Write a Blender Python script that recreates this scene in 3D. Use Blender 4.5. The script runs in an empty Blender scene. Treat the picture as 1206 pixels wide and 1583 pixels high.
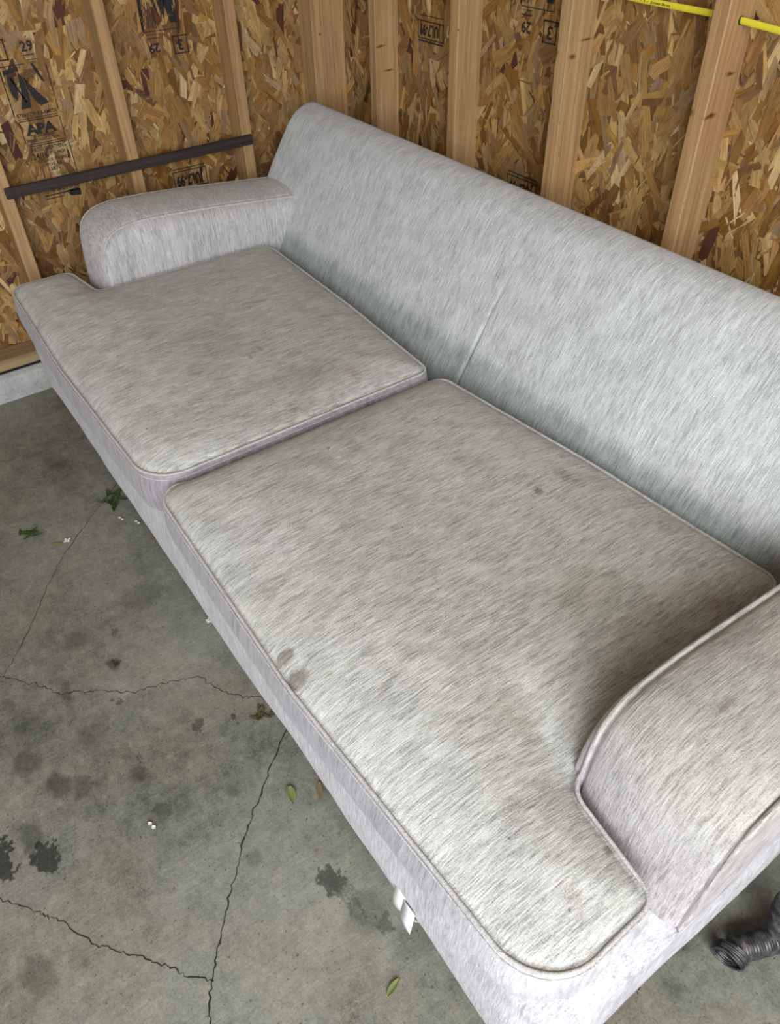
import bpy, bmesh, math, random
import numpy as np
from mathutils import Vector, Matrix, noise as mnoise
from mathutils.geometry import delaunay_2d_cdt
random.seed(7)
C = bpy.context.scene.collection
PI = math.pi

# ---------------------------------------------------------------- camera
W, H, F = 1206.0, 1583.0, 1180.42
cam_d = bpy.data.cameras.new('camera')
cam = bpy.data.objects.new('camera', cam_d)
C.objects.link(cam)
cam_d.sensor_fit = 'VERTICAL'
cam_d.sensor_height = 24.0
cam_d.lens = 24.0 * F / H
cam_d.clip_start = 0.02
yaw, pitch, roll = 0.974346, 0.743412, -0.0271614
fw = Vector((-math.sin(yaw) * math.cos(pitch), math.cos(yaw) * math.cos(pitch), -math.sin(pitch)))
rt = Vector((math.cos(yaw), math.sin(yaw), 0))
up = rt.cross(fw)
r2 = math.cos(roll) * rt + math.sin(roll) * up
u2 = -math.sin(roll) * rt + math.cos(roll) * up
M = Matrix((r2, u2, -fw)).transposed().to_4x4()
M.translation = Vector((2.6746, -1.62039, 1.47374))
cam.matrix_world = M
bpy.context.scene.camera = cam

# ---------------------------------------------------------------- light
world = bpy.data.worlds.new('sky')
bpy.context.scene.world = world
world.use_nodes = True
bg = world.node_tree.nodes['Background']
bg.inputs[0].default_value = (0.86, 0.93, 1.0, 1)
bg.inputs[1].default_value = 0.44


def area(name, loc, aim, sx, sy, power, col):
    l = bpy.data.lights.new(name, 'AREA')
    l.shape = 'RECTANGLE'
    l.size, l.size_y, l.energy, l.color = sx, sy, power, col
    o = bpy.data.objects.new(name, l)
    C.objects.link(o)
    o.location = loc
    o.rotation_euler = (Vector(aim) - Vector(loc)).to_track_quat('-Z', 'Y').to_euler()
    return o


# daylight coming in through the open garage door at the sofa's near end
area('door_daylight', (4.15, -2.45, 1.85), (1.8, -0.9, 0.4), 2.2, 1.7, 135, (0.95, 0.97, 1.0))

vs = bpy.context.scene.view_settings
vs.view_transform = 'Standard'
vs.look = 'None'
vs.exposure = 0.08
vs.gamma = 1.0
vs.use_curve_mapping = False


# ---------------------------------------------------------------- helpers
def obj(name, bm, mat=None, parent=None, smooth=False):
    me = bpy.data.meshes.new(name)
    if isinstance(bm, tuple):
        me.from_pydata(bm[0], [], bm[1])
    else:
        bm.to_mesh(me)
        bm.free()
    if smooth:
        me.shade_smooth()
    o = bpy.data.objects.new(name, me)
    C.objects.link(o)
    for m in (mat if isinstance(mat, (list, tuple)) else [mat]):
        if m:
            me.materials.append(m)
    if parent:
        o.parent = parent
        if parent.name in ROOTS:
            me.transform(Matrix.Translation(-ROOTS[parent.name]))
    return o


ROOTS = {}


def thing(name, label, cat, loc, group=None):
    o = bpy.data.objects.new(name, None)
    C.objects.link(o)
    o.location = loc
    o.empty_display_size = 0.1
    o['label'] = label
    o['category'] = cat
    if group:
        o['group'] = group
    ROOTS[o.name] = Vector(loc)
    return o


def tag(o, label, cat, group=None):
    o['label'] = label
    o['category'] = cat
    if group:
        o['group'] = group
    return o


def settle(o, loc):
    """give a one-mesh thing its origin at loc (mesh was written in world coordinates)"""
    o.data.transform(Matrix.Translation(-Vector(loc)))
    o.location = loc
    ROOTS[o.name] = Vector(loc)
    return o


def struct(o):
    o['kind'] = 'structure'
    return o


def add_box(bm, x0, x1, y0, y1, z0, z1, bev=0.0, seg=1):
    g = bmesh.ops.create_cube(bm, size=1.0)
    vsx = g['verts']
    for v in vsx:
        v.co = Vector(((x0 + x1) / 2 + v.co.x * (x1 - x0), (y0 + y1) / 2 + v.co.y * (y1 - y0), (z0 + z1) / 2 + v.co.z * (z1 - z0)))
    if bev:
        es = list({e for v in vsx for e in v.link_edges})
        bmesh.ops.bevel(bm, geom=es, offset=bev, segments=seg, affect='EDGES', profile=0.5)


def box(*a, **k):
    bm = bmesh.new()
    add_box(bm, *a, **k)
    return bm


def add_tube(bm, pts, rad, n=8, closed=False, flat=1.0):
    """tube along pts; rad number or list"""
    pts = [Vector(p) for p in pts]
    N = len(pts)
    rings = []
    prev = None
    for i, p in enumerate(pts):
        a = pts[(i - 1) % N] if (closed or i > 0) else p
        b = pts[(i + 1) % N] if (closed or i < N - 1) else p
        t = (b - a).normalized()
        if prev is None:
            ref = Vector((0, 0, 1)) if abs(t.z) < 0.9 else Vector((1, 0, 0))
            s = t.cross(ref).normalized()
        else:
            s = (prev - t * prev.dot(t)).normalized()
        prev = s
        w = t.cross(s)
        r = rad[i] if isinstance(rad, (list, tuple)) else rad
        rings.append([bm.verts.new(p + (s * math.cos(2 * PI * k / n) + w * flat * math.sin(2 * PI * k / n)) * r) for k in range(n)])
    for i in range(N if closed else N - 1):
        A, B = rings[i], rings[(i + 1) % N]
        off = 0
        if closed and i == N - 1:
            off = min(range(n), key=lambda o_: (A[0].co - B[o_].co).length)
        for k in range(n):
            bm.faces.new((A[k], A[(k + 1) % n], B[(k + 1 + off) % n], B[(k + off) % n]))
    if not closed:
        bm.faces.new(rings[0][::-1])
        bm.faces.new(rings[-1])


def tube(*a, **k):
    bm = bmesh.new()
    add_tube(bm, *a, **k)
    return bm


def smoothstep(a, b, x):
    t = max(0.0, min(1.0, (x - a) / (b - a)))
    return t * t * (3 - 2 * t)


def rounded(poly, step=0.009):
    """poly: list of (x, y, r) counter-clockwise -> list of 2D points"""
    out = []
    n = len(poly)
    for i in range(n):
        p0 = Vector(poly[i - 1][:2])
        p1 = Vector(poly[i][:2])
        p2 = Vector(poly[(i + 1) % n][:2])
        r = poly[i][2]
        d0 = (p0 - p1).normalized()
        d2 = (p2 - p1).normalized()
        ang = d0.angle(d2)
        if r <= 0:
            out.append(p1)
            continue
        t = r / math.tan(ang / 2)
        c = p1 + (d0 + d2).normalized() * (r / math.sin(ang / 2))
        a, b = p1 + d0 * t, p1 + d2 * t
        va, vb = a - c, b - c
        aa = math.atan2(va.y, va.x)
        da = (math.atan2(vb.y, vb.x) - aa + PI) % (2 * PI) - PI
        k = max(3, int(abs(da) * r / step))
        for j in range(k + 1):
            q = aa + da * j / k
            out.append(c + Vector((math.cos(q), math.sin(q))) * r)
    # resample straight stretches
    res = []
    for i in range(len(out)):
        a, b = out[i], out[(i + 1) % len(out)]
        L = (b - a).length
        if L < 1e-6:
            continue
        m = max(1, int(L / step / 1.6))
        for j in range(m):
            res.append(a.lerp(b, j / m))
    return res


def normals2(pts):
    n = len(pts)
    res = []
    for i in range(n):
        t = pts[(i + 1) % n] - pts[i - 1]
        res.append(Vector((t.y, -t.x)).normalized())   # outward for ccw
    return res


# ---------------------------------------------------------------- node helper
class NT:
    def __init__(self, name, rough=0.8):
        self.m = bpy.data.materials.new(name)
        self.m.use_nodes = True
        self.t = self.m.node_tree
        self.b = self.t.nodes['Principled BSDF']
        self.b.inputs['Roughness'].default_value = rough
        self.b.inputs['Specular IOR Level'].default_value = 0.3
        g = self.n('ShaderNodeNewGeometry')
        self.P = g.outputs['Position']

    def n(self, typ, **kw):
        nd = self.t.nodes.new(typ)
        for k, v in kw.items():
            setattr(nd, k, v)
        return nd

    def set(self, sock, v):
        if isinstance(v, bpy.types.NodeSocket):
            self.t.links.new(v, sock)
        else:
            sock.default_value = v

    def math(self, op, a, b=0.0, c=0.0, clamp=False):
        nd = self.n('ShaderNodeMath', operation=op)
        nd.use_clamp = clamp
        self.set(nd.inputs[0], a)
        self.set(nd.inputs[1], b)
        self.set(nd.inputs[2], c)
        return nd.outputs[0]

    def vmath(self, op, a, b=(0, 0, 0)):
        nd = self.n('ShaderNodeVectorMath', operation=op)
        self.set(nd.inputs[0], a)
        self.set(nd.inputs[1], b)
        return nd.outputs[1] if op in ('LENGTH', 'DOT_PRODUCT', 'DISTANCE') else nd.outputs[0]

    def noise(self, vec, scale=1.0, detail=2.0, rough=0.5, color=False, dist=0.0):
        nd = self.n('ShaderNodeTexNoise')
        self.set(nd.inputs['Vector'], vec)
        nd.inputs['Scale'].default_value = scale
        nd.inputs['Detail'].default_value = detail
        nd.inputs['Roughness'].default_value = rough
        nd.inputs['Distortion'].default_value = dist
        return nd.outputs[1] if color else nd.outputs[0]

    def ramp(self, fac, stops, interp='LINEAR'):
        nd = self.n('ShaderNodeValToRGB')
        nd.color_ramp.interpolation = interp
        el = nd.color_ramp.elements
        while len(el) < len(stops):
            el.new(0.5)
        for e, (p, c) in zip(el, stops):
            e.position = p
            e.color = (*c, 1) if len(c) == 3 else c
        self.set(nd.inputs[0], fac)
        return nd.outputs[0]

    def step(self, v, a, b, lo=0.0, hi=1.0):
        nd = self.n('ShaderNodeMapRange', interpolation_type='SMOOTHSTEP')
        self.set(nd.inputs[0], v)
        for i, q in enumerate((a, b, lo, hi)):
            nd.inputs[i + 1].default_value = q
        return nd.outputs[0]

    def mix(self, fac, a, b, mode='MIX'):
        nd = self.n('ShaderNodeMix', data_type='RGBA', blend_type=mode)
        self.set(nd.inputs[0], fac)
        self.set(nd.inputs[6], a if isinstance(a, bpy.types.NodeSocket) else (*a, 1))
        self.set(nd.inputs[7], b if isinstance(b, bpy.types.NodeSocket) else (*b, 1))
        return nd.outputs[2]

    def bump(self, h, dist=0.001, strength=1.0):
        nd = self.n('ShaderNodeBump')
        nd.inputs['Strength'].default_value = strength
        nd.inputs['Distance'].default_value = dist
        self.set(nd.inputs['Height'], h)
        self.t.links.new(nd.outputs[0], self.b.inputs['Normal'])

    def color(self, c):
        self.set(self.b.inputs['Base Color'], c if isinstance(c, bpy.types.NodeSocket) else (*c, 1))

    def blobs(self, pts, wob=0.012, wscale=30, soft=0.45):
        """spots with shapes of their own; pts: (x,y,z,rx,ry,rz,strength)"""
        nz = self.noise(self.P, wscale, 3, 0.6, color=True)
        d = self.vmath('MULTIPLY', self.vmath('SUBTRACT', nz, (0.5, 0.5, 0.5)), (wob * 2,) * 3)
        q = self.vmath('ADD', self.P, d)
        acc = None
        for (x, y, z, rx, ry, rz, s) in pts:
            l = self.vmath('LENGTH', self.vmath('MULTIPLY', self.vmath('SUBTRACT', q, (x, y, z)), (1 / rx, 1 / ry, 1 / rz)))
            m = self.step(l, 1.0, soft, 0.0, s)
            acc = m if acc is None else self.math('MAXIMUM', acc, m)
        return acc


def plain(name, col, rough=0.7, spec=0.3):
    t = NT(name, rough)
    nz = t.noise(t.P, 90, 3)
    t.color(t.mix(t.math('MULTIPLY', nz, 0.5), col, tuple(c * 0.6 for c in col)))
    t.b.inputs['Specular IOR Level'].default_value = spec
    return t.m


# ---------------------------------------------------------------- fabric
SEAT_BROWN = [(1.954, -1.345, .47, .016, .022, .05, .8), (2.003, -1.352, .47, .02, .026, .05, .8),
              (1.913, -.75, .47, .016, .012, .05, .75), (1.898, -.675, .47, .04, .022, .05, .32),
              (2.472, -1.151, .47, .010, .012, .05, .8), (1.552, -1.012, .47, .010, .006, .05, .8),
              (1.10, -.93, .48, .018, .008, .05, .5), (1.12, -.97, .48, .008, .006, .05, .6),
              (2.464, -.969, .60, .016, .028, .05, .7), (2.40, -.85, .60, .03, .06, .05, .3),
              (1.45, -.83, .48, .01, .01, .05, .5)]
SEAT_GREEN = [(1.57, -.964, .47, .035, .03, .06, .5), (1.594, -1.042, .47, .05, .035, .06, .6),
              (1.27, -.88, .48, .11, .12, .06, .55), (1.37, -1.00, .47, .06, .14, .06, .35),
              (1.75, -.80, .48, .06, .04, .06, .35), (2.15, -.87, .48, .10, .13, .08, .4),
              (1.0, -1.0, .48, .14, .12, .06, .3), (2.26, -1.12, .48, .09, .05, .06, .5)]
SEAT_RED = [(1.856, -.627, .47, .013, .009, .05, .7), (1.838, -.615, .47, .006, .006, .05, .35),
            (2.29, -.70, .48, .05, .045, .05, .25), (2.36, -1.16, .48, .02, .02, .05, .25), (2.49, -1.24, .47, .03, .02, .05, .2),
            (1.30, -.80, .48, .08, .05, .05, .2)]


def fabric(name, fine, long_, light, dark, dirt, spots=False, band=False, ztop=None, soil_and_daylight=False):
    """heathered chenille; fine / long_ = per-axis frequencies of the threads"""
    t = NT(name, 0.95)
    t.b.inputs['Specular IOR Level'].default_value = 0.12
    t.b.inputs['Sheen Weight'].default_value = 0.25
    t.b.inputs['Sheen Roughness'].default_value = 0.5
    wobb = t.vmath('MULTIPLY', t.vmath('SUBTRACT', t.noise(t.P, 14, 2, color=True), (.5, .5, .5)), (.003,) * 3)
    P = t.vmath('ADD', t.P, wobb)
    v1 = t.vmath('MULTIPLY', P, fine)
    v2 = t.vmath('MULTIPLY', P, long_)
    s1 = t.noise(v1, 1.0, 3.0, 0.6)
    s2 = t.noise(v2, 1.0, 3.0, 0.6)
    s3 = t.noise(t.P, 480, 2.0, .7)
    mo = t.noise(t.vmath('MULTIPLY', t.P, tuple(min(1.0, q / long_[1] * .6) for q in long_)), 26, 3, 0.65)
    a = t.math('ADD', t.math('MULTIPLY', s1, .34), t.math('MULTIPLY', s2, .24))
    a = t.math('ADD', a, t.math('MULTIPLY', s3, .28))
    a = t.math('ADD', a, t.math('MULTIPLY', mo, .17))
    base = t.ramp(a, [(.415, dark), (.515, tuple((x + y) / 2 for x, y in zip(dark, light))), (.635, light)])
    big = t.step(t.noise(t.P, 3.1, 3, 0.6), .42, .70)
    if soil_and_daylight:                     # cushion fronts rubbed grey; stronger daylight painted in as a paler near end
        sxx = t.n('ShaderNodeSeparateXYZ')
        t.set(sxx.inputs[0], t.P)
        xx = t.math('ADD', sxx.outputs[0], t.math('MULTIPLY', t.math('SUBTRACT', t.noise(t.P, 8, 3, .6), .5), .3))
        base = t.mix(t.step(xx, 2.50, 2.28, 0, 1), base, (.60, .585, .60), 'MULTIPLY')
    if ztop:                     # soiled on top where arms rest, clean fabric lower down
        sz = t.n('ShaderNodeSeparateXYZ')
        t.set(sz.inputs[0], t.P)
        top = t.step(sz.outputs[2], ztop - .09, ztop)
        base = t.mix(top, t.mix(1.0, base, (.93, .90, .97), 'MULTIPLY'), t.mix(1.0, base, (.88, .875, .86), 'MULTIPLY'))
    base = t.mix(t.math('MULTIPLY', big, dirt), base, (.86, .82, .74), 'MULTIPLY')
    if band:                     # crease shade and greenish grime painted in where the seat cushions meet the back
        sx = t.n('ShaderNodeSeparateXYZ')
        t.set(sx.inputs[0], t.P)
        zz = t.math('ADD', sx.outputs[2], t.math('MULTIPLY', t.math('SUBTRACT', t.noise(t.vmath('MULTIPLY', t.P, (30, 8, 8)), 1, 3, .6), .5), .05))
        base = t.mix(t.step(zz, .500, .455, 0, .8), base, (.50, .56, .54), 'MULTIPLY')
    if spots:                    # the sat-on area is more soiled than the front roll
        sy = t.n('ShaderNodeSeparateXYZ')
        t.set(sy.inputs[0], t.P)
        yy = t.math('ADD', sy.outputs[1], t.math('MULTIPLY', t.math('SUBTRACT', t.noise(t.P, 7, 3, .6), .5), .30))
        base = t.mix(t.step(yy, -1.27, -1.08), base, (.845, .84, .825), 'MULTIPLY')
        base = t.mix(t.blobs(SEAT_GREEN, .04, 14, .0), base, (.56, .52, .38), 'MULTIPLY')
        base = t.mix(t.blobs(SEAT_RED, .012, 40, .1), base, (.78, .42, .42), 'MULTIPLY')
        base = t.mix(t.blobs(SEAT_BROWN, .012, 45, .5), base, (.40, .33, .29), 'MULTIPLY')
        base = t.mix(t.blobs([(1.70, -1.14, .48, .006, .004, .05, .8)], .006, 90, .4), base, (.25, .62, .52), 'MULTIPLY')
        fl = t.n('ShaderNodeTexVoronoi')
        t.set(fl.inputs['Vector'], t.P)
        fl.inputs['Scale'].default_value = 11
        sp = t.step(fl.outputs['Distance'], .035, .02)
        base = t.mix(t.math('MULTIPLY', sp, .75), base, (.12, .11, .11))
    t.color(base)
    hb = t.math('ADD', t.math('MULTIPLY', s1, 1.0), t.math('MULTIPLY', s3, .6))
    t.bump(hb, 0.0016, 0.8)
    return t.m


FAB_SEAT = fabric('seat_fabric', (430, 38, 38), (230, 19, 22), (.76, .775, .75), (.27, .27, .25), .45, True)
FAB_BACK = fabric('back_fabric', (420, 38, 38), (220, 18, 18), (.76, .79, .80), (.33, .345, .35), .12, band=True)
FAB_ARMS = fabric('arm_fabric', (80, 400, 38), (40, 210, 18), (.70, .69, .69), (.30, .29, .29), .2, False)
FAB_NEAR = fabric('near_arm_fabric', (400, 38, 38), (210, 19, 19), (.80, .80, .78), (.33, .32, .30), .4, True, ztop=.60)
FAB_BASE = fabric('base_fabric', (320, 90, 34), (170, 34, 17), (.75, .73, .77), (.34, .32, .35), .12)
FAB_BOX = fabric('boxing_fabric', (300, 80, 30), (110, 20, 10), (.75, .73, .77), (.36, .34, .37), .2, soil_and_daylight=True)
PIPE = fabric('piping_fabric', (300, 300, 300), (90, 90, 90), (.64, .635, .62), (.33, .325, .31), .3)


# ---------------------------------------------------------------- wood, OSB, concrete
def osb_mat():
    t = NT('osb_strands', 0.62)
    at = t.n('ShaderNodeAttribute', attribute_name='tint').outputs['Color']
    uv = t.n('ShaderNodeUVMap', uv_map='grain').outputs[0]
    g1 = t.noise(t.vmath('MULTIPLY', uv, (9, 260, 1)), 1.0, 4, .6)
    g2 = t.noise(t.vmath('MULTIPLY', uv, (25, 60, 1)), 1.0, 3, .6)
    fac = t.math('ADD', t.math('MULTIPLY', g1, .6), t.math('MULTIPLY', g2, .4))
    sh = t.ramp(fac, [(.30, (.36, .30, .24)), (.50, (.90, .88, .86)), (.68, (1.22, 1.22, 1.18))])
    col = t.mix(1.0, at, sh, 'MULTIPLY')
    fl = t.step(t.noise(t.P, 300, 2), .66, .74)
    col = t.mix(t.math('MULTIPLY', fl, .5), col, (.05, .03, .015))
    t.color(col)
    t.b.inputs['Specular IOR Level'].default_value = .35
    t.bump(fac, 0.0012, .8)
    return t.m


def wood_mat(name, light, dark, along='z', knots=(), seed=0.0):
    t = NT(name, 0.6)
    sc = {'z': (70, 70, 1.6), 'y': (70, 1.6, 70)}[along]
    oi = t.n('ShaderNodeObjectInfo').outputs['Random']
    off = t.n('ShaderNodeCombineXYZ')
    t.set(off.inputs[0], t.math('MULTIPLY', oi, 9.0))
    t.set(off.inputs[1], t.math('MULTIPLY', oi, 5.0))
    q = t.vmath('ADD', t.P, off.outputs[0])
    w = t.noise(q, 5, 2, color=True)
    q2 = t.vmath('ADD', q, t.vmath('MULTIPLY', w, (.012, .012, .0)))
    g = t.noise(t.vmath('MULTIPLY', q2, sc), 1.0, 3, .55)
    g2 = t.noise(t.vmath('MULTIPLY', q2, tuple(s * 4 for s in sc)), 1.0, 2, .5)
    a = t.math('ADD', t.math('MULTIPLY', g, .7), t.math('MULTIPLY', g2, .3))
    col = t.ramp(a, [(.34, dark), (.50, tuple((x + y) / 2 for x, y in zip(dark, light))), (.62, light)])
    pinky = t.step(t.noise(q, 2.2, 2), .45, .6)
    col = t.mix(t.math('MULTIPLY', pinky, .40), col, (1.0, .86, .80), 'MULTIPLY')
    fl = t.step(t.noise(t.vmath('MULTIPLY', t.P, (1, 1, .35)), 260, 1), .73, .77)
    col = t.mix(t.math('MULTIPLY', fl, .6), col, (.10, .06, .03))
    if knots:
        k = t.blobs([(*p, 1.0) for p in knots], .006, 40, .1)
        col = t.mix(k, col, (.30, .17, .09), 'MULTIPLY')
    t.color(col)
    t.bump(a, 0.0008, .7)
    return t.m


STUD = wood_mat('pine', (.49, .315, .15), (.31, .185, .08), 'z', [
    (1.592, -.088, .99, .016, .016, .012), (1.631, -.07, .985, .012, .03, .008), (1.631, -.035, 1.06, .01, .022, .006),
    (1.185, -.089, 1.035, .010, .012, .012), (1.22, -.07, 1.03, .01, .02, .008), (1.22, -.03, 1.06, .01, .03, .005),
    (.81, -.089, 1.03, .006, .006, .006), (.09, -.10, .92, .006, .007, .007), (.05, -.846, .93, .006, .006, .004),
    (.41, -.07, .93, .01, .03, .006), (.41, -.04, .86, .01, .03, .005)])
PLATE = wood_mat('plate_pine', (.40, .30, .17), (.24, .17, .09), 'y')
STRIP = wood_mat('dark_stain', (.055, .040, .036), (.025, .018, .018), 'y')
OSB = osb_mat()
OSB_BASE = plain('osb_core', (.16, .09, .035), .8)

INKM = NT('black_ink', .55)
INKM.color((.022, .02, .022))
_al = INKM.step(INKM.noise(INKM.vmath('MULTIPLY', INKM.P, (1, 1, .35)), 130, 4, .7), .33, .42)
_al2 = INKM.step(INKM.noise(INKM.P, 26, 2), .20, .32)
INKM.set(INKM.b.inputs['Alpha'], INKM.math('MULTIPLY', INKM.math('MULTIPLY', _al, _al2), .93))
INK = INKM.m
INKM2 = NT('solid_ink', .5)
INKM2.color((.022, .02, .022))
INKM2.set(INKM2.b.inputs['Alpha'], INKM2.step(INKM2.noise(INKM2.P, 150, 3, .7), .33, .40, 0, .92))
INK2 = INKM2.m


def concrete(name, light, dark, spots=True):
    t = NT(name, .85)
    n1 = t.noise(t.P, 2.6, 5, .62)
    n2 = t.noise(t.P, 22, 5, .65)
    n3 = t.noise(t.P, 240, 3, .6)
    n4 = t.noise(t.P, 75, 4, .7)
    a = t.math('ADD', t.math('MULTIPLY', n1, .36), t.math('MULTIPLY', n2, .26))
    a = t.math('ADD', a, t.math('MULTIPLY', n3, .20))
    a = t.math('ADD', a, t.math('MULTIPLY', n4, .18))
    col = t.ramp(a, [(.38, dark), (.50, tuple((x * .42 + y * .58) for x, y in zip(dark, light))), (.61, light)])
    warm = t.step(t.noise(t.P, 3.3, 3), .42, .62)
    col = t.mix(t.math('MULTIPLY', warm, .5), col, (1.0, .96, .84), 'MULTIPLY')
    pits = t.math('MAXIMUM', t.step(t.noise(t.P, 130, 2, .5), .665, .72), t.step(t.noise(t.P, 48, 4, .7), .69, .73))
    col = t.mix(t.step(t.noise(t.P, 34, 5, .75), .50, .66, 0, .35), col, (1.35, 1.35, 1.3), 'MULTIPLY')
    col = t.mix(t.step(t.noise(t.P, 12, 5, .75), .54, .70, 0, .40), col, (.55, .55, .53), 'MULTIPLY')
    col = t.mix(t.math('MULTIPLY', pits, .7), col, (.05, .048, .045))
    if spots:
        z = 0.0
        soft_sp = [(1.532, -1.796, z, .045, .04, .1, .6), (1.624, -1.756, z, .05, .035, .1, .7), (1.655, -1.72, z, .03, .03, .1, .5),
                   (1.702, -1.611, z, .032, .026, .1, .65), (1.399, -1.555, z, .025, .02, .1, .8), (1.801, -1.605, z, .03, .024, .1, .5),
                   (1.957, -1.894, z, .05, .035, .1, .45), (1.994, -1.492, z, .028, .022, .1, .4), (1.403, -1.672, z, .06, .02, .1, .55),
                   (1.846, -1.466, z, .022, .016, .1, .4), (1.23, -1.42, z, .06, .07, .1, .35), (1.70, -1.83, z, .04, .03, .1, .55),
                   (.62, -1.42, z, .16, .06, .1, .30), (1.55, -1.66, z, .05, .05, .1, .35), (1.27, -1.60, z, .05, .05, .1, .35),
                   (2.20, -1.37, z, .05, .05, .1, .35), (2.29, -1.33, z, .04, .06, .1, .3), (1.46, -1.95, z, .08, .05, .1, .4),
                   (1.44, -1.76, z, .04, .04, .1, .35), (2.60, -1.02, z, .03, .03, .1, .3), (2.57, -.93, z, .02, .06, .1, .35)]
        hard_sp = [(1.756, -1.822, z, .045, .026, .1, .9), (1.71, -1.892, z, .06, .022, .1, .9), (2.117, -1.397, z, .034, .024, .1, .75),
                   (2.155, -1.395, z, .05, .006, .1, .4), (2.17, -1.38, z, .055, .005, .1, .35), (1.395, -1.548, z, .012, .009, .1, .7),
                   (2.205, -1.415, z, .03, .03, .1, .0), (2.235, -1.36, z, .022, .014, .1, .45), (1.50, -1.585, z, .012, .008, .1, .6),
                   (1.69, -1.385, z, .018, .012, .1, .7), (1.66, -1.46, z, .02, .012, .1, .6), (1.30, -1.52, z, .02, .007, .1, .5)]
        col = t.mix(t.blobs(soft_sp, .022, 24, .40), col, (.24, .24, .24), 'MULTIPLY')
        col = t.mix(t.blobs(hard_sp, .034, 55, .72), col, (.16, .16, .165), 'MULTIPLY')
        sg = t.vmath('MULTIPLY', t.vmath('ADD', t.P, t.vmath('MULTIPLY', t.noise(t.P, 5, 2, color=True), (.05, .05, 0))), (160, 14, 1))
        sgn = t.noise(sg, 1.0, 3)
        a = t.math('ADD', a, t.math('MULTIPLY', sgn, .25))
    t.color(col)
    t.bump(a, .0035, .9)
    return t.m


CONC = concrete('garage_concrete', (.285, .283, .235), (.085, .086, .070))
CURB = concrete('curb_concrete', (.50, .515, .505), (.24, .245, .24), False)
BLACK = plain('black_gap', (.012, .012, .012), .9)

# ---------------------------------------------------------------- floor
floor = struct(obj('floor', box(-.3, 7.0, -6.0, .3, -.12, 0.0), CONC))
crack_m = plain('crack_dark', (.03, .03, .028), .95)


def crack(path, w, jag=.004, sub=9):
    P = [Vector(p) for p in path]
    pts = []
    for a, b in zip(P[:-1], P[1:]):
        for k in range(sub):
            q = a.lerp(b, k / sub)
            pts.append(q + Vector((random.uniform(-jag, jag), random.uniform(-jag, jag))))
    pts.append(P[-1])
    bm = bmesh.new()
    prev = None
    for i, p in enumerate(pts):
        a, b = pts[max(0, i - 1)], pts[min(len(pts) - 1, i + 1)]
        t = (b - a).normalized()
        n = Vector((-t.y, t.x))
        ww = w * random.uniform(.35, 1.25)
        cur = [bm.verts.new((p.x + n.x * ww * s, p.y + n.y * ww * s, .0009)) for s in (-.5, .5)]
        if prev:
            bm.faces.new((prev[0], cur[0], cur[1], prev[1]))
        prev = cur
    return obj('crack', bm, crack_m, floor)


crack([(.742, -1.289), (.956, -1.529), (1.067, -1.615), (1.188, -1.699), (1.273, -1.775), (1.35, -1.86)], .0016, .003)
crack([(1.27, -1.78), (1.35, -1.715), (1.4, -1.686), (1.442, -1.61), (1.494, -1.552), (1.523, -1.454), (1.551, -1.402), (1.60, -1.385), (1.639, -1.362), (1.685, -1.313), (1.75, -1.22)], .0017, .005)
crack([(1.72, -1.2), (1.786, -1.301), (1.839, -1.372), (1.898, -1.437), (1.943, -1.487), (2.017, -1.552), (2.068, -1.597), (2.134, -1.65), (2.194, -1.683), (2.27, -1.74)], .0030, .003)
crack([(1.70, -1.99), (1.785, -1.915), (1.853, -1.863), (1.886, -1.838), (1.966, -1.794), (2.012, -1.757), (2.063, -1.712), (2.103, -1.687), (2.14, -1.65)], .0020, .0035)

# ---------------------------------------------------------------- walls
wall_l = struct(obj('wall_left', box(-.03, 0, -4.0, .03, .10, 2.6), OSB_BASE))
wall_b = struct(obj('wall_back', box(0, 4.6, 0, .03, .10, 2.6), OSB_BASE))
added_ceiling = struct(obj('added_ceiling', box(-.03, 4.7, -4.0, .03, 2.6, 2.63), plain('added_ceiling_boards', (.45, .36, .25), .8)))  # out of view, added to keep sky light from falling in above


def curb(name, horiz):
    bm = bmesh.new()
    prof = [(-.05, 0), (-.05, .088), (.085, .088), (.100, .080), (.106, .070), (.112, 0)]
    a = [bm.verts.new((p[0], -4.0, p[1]) if horiz else (0, -p[0], p[1])) for p in prof]
    b = [bm.verts.new((p[0], .05, p[1]) if horiz else (4.6, -p[0], p[1])) for p in prof]
    n = len(prof)
    for i in range(n):
        bm.faces.new((a[i], a[(i + 1) % n], b[(i + 1) % n], b[i]))
    bm.faces.new(a)
    bm.faces.new(b[::-1])
    bmesh.ops.recalc_face_normals(bm, faces=bm.faces)
    return obj(name, bm, CURB)


struct(curb('trim_1', True))
struct(curb('trim_2', False))
obj('sill_gap', box(.0, .080, -3.98, 0, .0885, .0995), BLACK, wall_l)
obj('bottom_plate', box(.0, .089, -3.98, -.0, .100, .138, bev=.002), PLATE, wall_l)
obj('bottom_plate', box(.090, 4.58, -.089, 0, .0890, .138, bev=.002), PLATE, wall_b)


def stud_l(y):
    obj('stud', box(0, .089, y, y + .038, .139, 2.59, bev=.0025), STUD, wall_l)


def stud_b(x, wane=False):
    bm = bmesh.new()
    nz = 60
    prof = [(0, -.089), (.038, -.089), (.038, 0), (0, 0)]
    add_box(bm, x, x + .038, -.089, 0, .139, 2.59, bev=.0025)
    if wane:
        bmesh.ops.subdivide_edges(bm, edges=[e for e in bm.edges if abs(e.verts[0].co.z - e.verts[1].co.z) > 1], cuts=70)
        for v in bm.verts:
            if v.co.x < x + .01 and v.co.y < -.07:
                v.co.x += max(0, mnoise.noise((0, 0, v.co.z * 9))) * .016
    obj('stud', bm, STUD, wall_b)


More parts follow.
